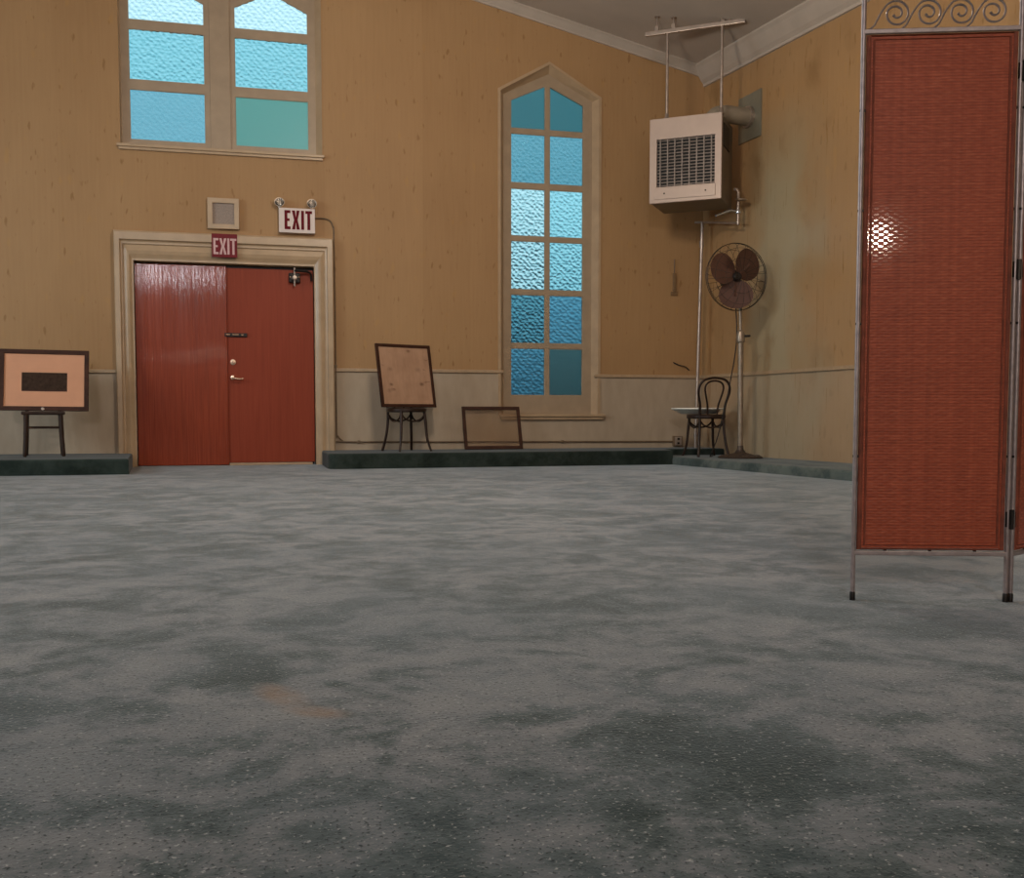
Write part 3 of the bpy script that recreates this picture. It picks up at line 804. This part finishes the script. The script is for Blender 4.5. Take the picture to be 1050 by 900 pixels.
# gas pipe from the dais up to the heater
X = thing('gas_pipe', 'slim vertical gas pipe rising behind the corner chair to valves under the heater', 'pipe', (5.27, -.24, .155))
L_ = lambda x, y, z: (x-5.27, y+.24, z-.155)
bm = BM(); tube(bm, [L_(5.265, -.24, .155), L_(5.315, -.25, 2.74)], .019, 12); obj('riser', bm, M['steel'], X, True)
for t in (.06, .905):
    bm = BM(); tube(bm, [L_(5.265+.05*t, -.24-.01*t, .155+2.585*t-.035), L_(5.265+.05*t, -.24-.01*t, .155+2.585*t+.035)], .027, 12); obj('coupling', bm, M['steel'], X, True)
bm = BM(); tube(bm, [L_(5.245, -.20, 2.745), L_(5.315, -.25, 2.742), L_(5.39, -1.0, 2.600)], .013, 10); obj('branch_pipe', bm, M['steel'], X, True)
bm = BM(); tube(bm, [L_(5.39, -1.0, 2.585), L_(5.39, -1.0, 2.93), L_(5.38, -.985, 2.962), L_(5.36, -.965, 2.968)], .016, 10); vp = obj('valve_pipe', bm, M['steel'], X, True)
bm = BM(); lathe(bm, [(0, -.012), (.02, -.012), (.05, -.006), (.068, 0), (.068, .010), (.05, .012), (.02, .018), (0, .018)], 20, T(*L_(5.40, -1.04, 2.845)) @ Matrix.Rotation(R(12), 4, 'X')); obj('valve_wheel', bm, M['fan_pole'], X, True)
bm = BM(); lathe(bm, [(0, -.03), (.024, -.022), (.03, 0), (.024, .022), (0, .03)], 14, T(*L_(5.388, -1.0, 2.72))); obj('valve_body', bm, M['chrome'], X, True)
bm = BM(); tube(bm, [L_(5.37, -1.01, 2.725), L_(5.28, -1.02, 2.728), L_(5.10, -1.06, 2.655)], [.010, .017, .011], 10); obj('valve_lever', bm, M['chrome'], X, True)

# ------------------------------------------------------------------ pedestal fan
X = thing('pedestal_fan', 'tall old pedestal fan with brown paddle blades and wire guard in the corner', 'fan', (5.235, -1.43, .085))
bm = BM(); lathe(bm, [(0, 0), (.228, 0), (.232, .012), (.215, .022), (.16, .030), (.10, .045), (.06, .058), (.035, .09), (.03, .13), (0, .13)], 40)
for k in range(16):
    a = 2*PI*k/16; lathe(bm, [(0, .012), (.012, .009), (.014, 0)], 8, T(.19*math.cos(a), .19*math.sin(a), .022))
obj('fan_base', bm, M['fan_base'], X, True)
bm = BM(); tube(bm, [(0, 0, .10), (-.012, 0, 1.27)], .030, 16); obj('pole', bm, M['fan_pole'], X, True)
bm = BM(); tube(bm, [(-.012, 0, 1.25), (-.022, 0, 1.62)], .018, 14); obj('extension_pole', bm, M['fan_pole'], X, True)
bm = BM(); lathe(bm, [(.03, -.06), (.042, -.05), (.046, 0), (.038, .05), (.03, .07), (.018, .08), (.018, -.06)], 18, T(-.012, 0, 1.26)); kn = obj('height_collar', bm, M['fan_pole'], X, True)
bm = BM(); tube(bm, [(.02, -.03, 1.27), (.06, -.07, 1.27)], .012, 8); obj('clamp_knob', bm, M['fan_dark'], kn, True)
hc = Vector((-.118, -.10, 1.865))                     # middle of the guard
FM = T(*hc) @ Matrix.Rotation(R(3), 4, 'Z') @ Matrix.Rotation(PI/2, 4, 'X')   # local z -> -y (forwards)
bm = BM(); lathe(bm, [(0, -.27), (.05, -.26), (.085, -.22), (.092, -.12), (.085, -.06), (.05, -.04), (.02, -.03), (0, -.03)], 24, FM)
tube(bm, smooth_path([(-.022, 0, 1.60), (-.02, .03, 1.70), (-.10, .06, 1.80)], 5), .026, 10)
obj('motor', bm, M['fan_dark'], X, True)
bm = BM(); lathe(bm, [(0, .05), (.035, .045), (.05, .02), (.05, -.03), (0, -.03)], 20, FM); hub = obj('hub', bm, M['fan_dark'], X, True)
for ang_ in (46, 154, 268):
    bm = BM(); n = 40; top = []; bot = []
    for k in range(n):
        a = 2*PI*k/n
        rr = 1.0
        lx = .172+.148*math.cos(a); ly = .168*math.sin(a)*(1.0+.08*math.cos(a))
        lz = .32*ly + .25*(ly*ly)
        top.append(bm.verts.new((lx, ly, lz+.002))); bot.append(bm.verts.new((lx, ly, lz-.002)))
    ct = bm.verts.new((.172, 0, .002)); cb = bm.verts.new((.172, 0, -.002))
    for k in range(n):
        k2 = (k+1) % n
        bm.faces.new((top[k], top[k2], ct)); bm.faces.new((bot[k2], bot[k], cb)); bm.faces.new((top[k], bot[k], bot[k2], top[k2]))
    bl = bm.verts[:]
    box(bm, .03, .20, -.022, .022, -.008, .004, .003)
    bmesh.ops.transform(bm, verts=bm.verts, matrix=FM @ Matrix.Rotation(R(ang_), 4, 'Z'))
    obj('blade', bm, M['fan_blade'], X, True)
# wire guard: rings and radial wires, front and back cage
bm = BM(); RG = .342
def ring(r, z, th): tube(bm, [tuple(FM @ Vector((r*math.cos(2*PI*k/48), r*math.sin(2*PI*k/48), z))) for k in range(48)], th, 6, closed=True)
for s in (1, -1):
    ring(RG, .012*s, .0034)
    for k in range(20):
        a = 2*PI*k/20+.1*s
        pr = [(.05, .125), (.15, .115), (.25, .095), (.315, .058), (RG, .010)]
        tube(bm, [tuple(FM @ Vector((r*math.cos(a+.35*(RG-r)), r*math.sin(a+.35*(RG-r)), s*z))) for r, z in pr], .0019, 5)
    for r, z in ((.05, .125), (.18, .110), (.285, .078)): ring(r, s*z, .0019)
obj('wire_guard', bm, M['wire'], X, True)
bm = BM(); tube(bm, smooth_path([(-.05, .10, 1.78), (-.045, .05, 1.55), (-.05, .02, 1.20), (-.075, .10, .8), (-.125, .16, .45), (-.16, .22, .20), (-.20, .30, .012), (-.10, .45, .012)], 6), .006, 6); obj('power_cord', bm, M['cord'], X, True)

# ------------------------------------------------------------------ folding screen
A = Vector((1.976, -8.630, 0)); B = Vector((2.386, -8.766, 0))
X = thing('folding_screen', 'tall folding screen of red-brown woven rattan in a scrolled iron frame at the right', 'screen', A)
def panel(orig, ang, width, mat_w, label=None):
    MX = T(*(orig-A)) @ RZ(ang)
    e = bpy.data.objects.new('screen_panel', None); C.objects.link(e); e.parent = X; e.matrix_local = MX
    if label: e['label'] = label
    w = width; p = .0075
    for x in (0, w):
        bm = BM(); tube(bm, [(x, 0, .0), (x, 0, 1.735)], .0068, 10)
        lathe(bm, [(.007, -.01), (.013, 0), (.014, .012), (.009, .024), (0, .028)], 12, T(x, 0, 1.735)); po = obj('post', bm, M['iron'], e, True)
        bm = BM(); lathe(bm, [(0, 0), (.0082, 0), (.0082, .022), (.0066, .026)], 10, T(x, 0, 0)); obj('foot_tip', bm, M['black_metal'], po, True)
    for z in (.139, 1.618, 1.715):
        bm = BM(); box(bm, 0, w, -.006, .006, z-.0065, z+.0065, .002); obj('cross_rail', bm, M['iron'], e)
    x0, x1, z0, z1 = .0155, w-.0155, .151, 1.606
    bm = BM(); box(bm, x0+.003, x1-.003, -.0035, .0035, z0+.003, z1-.003); obj('woven_panel', bm, mat_w, e)
    bm = BM()
    tube(bm, [(x0, 0, z0), (x1, 0, z0), (x1, 0, z1), (x0, 0, z1)], .0078, 8, closed=True)
    tube(bm, [(x0+.014, -.004, z0+.012), (x1-.014, -.004, z0+.012), (x1-.014, -.004, z1-.012), (x0+.014, -.004, z1-.012)], .0035, 6, closed=True)
    obj('panel_border', bm, M['cane_edge'], e, True)
    for z in (.42, .80, 1.12, 1.40):                 # little ties that hold the panel in the frame
        for x in (.004, w-.004):
            bm = BM(); box(bm, x-.011, x+.011, -.0035, .0035, z-.004, z+.004, .002); obj('tie', bm, M['black_metal'], e)
    for x in (.09, w*.5, w-.09):
        bm = BM(); box(bm, x-.004, x+.004, -.0035, .0035, .139, .153); obj('tie', bm, M['black_metal'], e)
    # running scrolls along the top
    for i in range(4):
        cx, cz, r0 = .0955+i*.0885*(w/.432)-.006, 1.666, .0375
        pts = [(cx-.072, 0, 1.626), (cx-.060, 0, 1.636), (cx-.046, 0, 1.664)]
        for k in range(34):
            a = math.radians(152-k*20); r = r0*(1-.018*k) if k < 18 else r0*(1-.018*18)*(.93**(k-18))
            pts.append((cx+r*math.cos(a), 0, cz+r*math.sin(a)))
        bm = BM(); tube(bm, smooth_path(pts, 2), .0030, 6); lathe(bm, [(0, -.005), (.005, 0), (0, .005)], 8, T(*pts[-1])); obj('scroll', bm, M['iron'], e, True)
    return e
a1 = math.atan2(B.y-A.y, B.x-A.x)
panel(A, a1, (B-A).length, M['weave'], 'front woven panel facing the room')
d1 = (B-A).normalized()
panel(B+d1*.0165+Vector((0, .004, 0)), a1+R(46), .432, M['weave'], 'second woven panel folded back at the right edge')
for z in (.24, .95, 1.5):
    bm = BM(); q = B-A+d1*.008
    tube(bm, [(q.x, q.y-.004, z-.028), (q.x, q.y-.004, z+.028)], .0075, 8); box(bm, q.x-.016, q.x+.016, q.y-.002, q.y+.002, z-.022, z+.022)
    obj('hinge', bm, M['black_metal'], X)

# ------------------------------------------------------------------ light
def area(name, loc, target, sx, sy, power, col):
    l = bpy.data.lights.new(name, 'AREA'); l.shape = 'RECTANGLE'; l.size = sx; l.size_y = sy; l.energy = power; l.color = col
    o = bpy.data.objects.new(name, l); C.objects.link(o); o.location = loc
    d = Vector(target)-Vector(loc); o.rotation_euler = d.to_track_quat('-Z', 'Y').to_euler(); return o
def point(name, loc, r, power, col):
    l = bpy.data.lights.new(name, 'POINT'); l.energy = power; l.color = col; l.shadow_soft_size = r
    o = bpy.data.objects.new(name, l); C.objects.link(o); o.location = loc; return o
WARM = (1.0, .88, .74)
point('pendant_lamp_front_left', (-2.4, -4.9, 3.7), .25, 14, WARM)
point('fill_light_front_right', (1.6, -4.9, 3.7), .25, 265, WARM)  # unseen fill light, added to brighten the back wall and far floor
point('fill_light_rear', (.2, -17.0, 4.6), .28, 25, WARM)  # unseen fill, added so the screen front gets some light
area('rear_window_light', (-2.25, YB+.1, 4.5), (-2.25, 0, 3.4), 1.1, .65, 230, (.95, .95, 1.0))
area('left_window_light', (XL+.1, -4.6, 2.5), (0, -5.0, -.6), 3.2, 2.4, 400, (.76, .91, 1.0))
point('standing_lamp', (1.70, -14.4, 1.98), .09, 112, (1.0, .86, .68))

# sky outside
w = bpy.data.worlds.new('sky'); S.world = w; w.use_nodes = True
nt = w.node_tree; bg = nt.nodes['Background']
tc = nt.nodes.new('ShaderNodeTexCoord'); sp = nt.nodes.new('ShaderNodeSeparateXYZ'); rp = nt.nodes.new('ShaderNodeValToRGB')
nt.links.new(tc.outputs['Generated'], sp.inputs[0]); nt.links.new(sp.outputs['Z'], rp.inputs[0])
e = rp.color_ramp.elements; e[0].position = 0.0; e[0].color = (.02, .05, .06, 1); e[1].position = .75; e[1].color = (1.15, 1.40, 1.50, 1)
k = e.new(.08); k.color = (.13, .30, .38, 1); k = e.new(.16); k.color = (.36, .70, .80, 1); k = e.new(.33); k.color = (.62, .95, 1.05, 1)
nt.links.new(rp.outputs[0], bg.inputs[0]); bg.inputs[1].default_value = 1.0

# ------------------------------------------------------------------ camera
cam = bpy.data.cameras.new('camera'); co = bpy.data.objects.new('camera', cam); C.objects.link(co)
co.location = (.289, -11.260, .54); co.rotation_euler = (R(90)-math.atan(63/1050), 0, R(-14.1413))
cam.sensor_width = 36; cam.lens = 36; cam.shift_y = 38/1050; cam.clip_start = .05
S.camera = co
S.view_settings.view_transform = 'Standard'; S.view_settings.look = 'None'
S.view_settings.exposure = 0; S.view_settings.gamma = 1; S.view_settings.use_curve_mapping = False
S.cycles.use_denoising = True
S.cycles.max_bounces = 10; S.cycles.transmission_bounces = 8; S.cycles.sample_clamp_indirect = 4
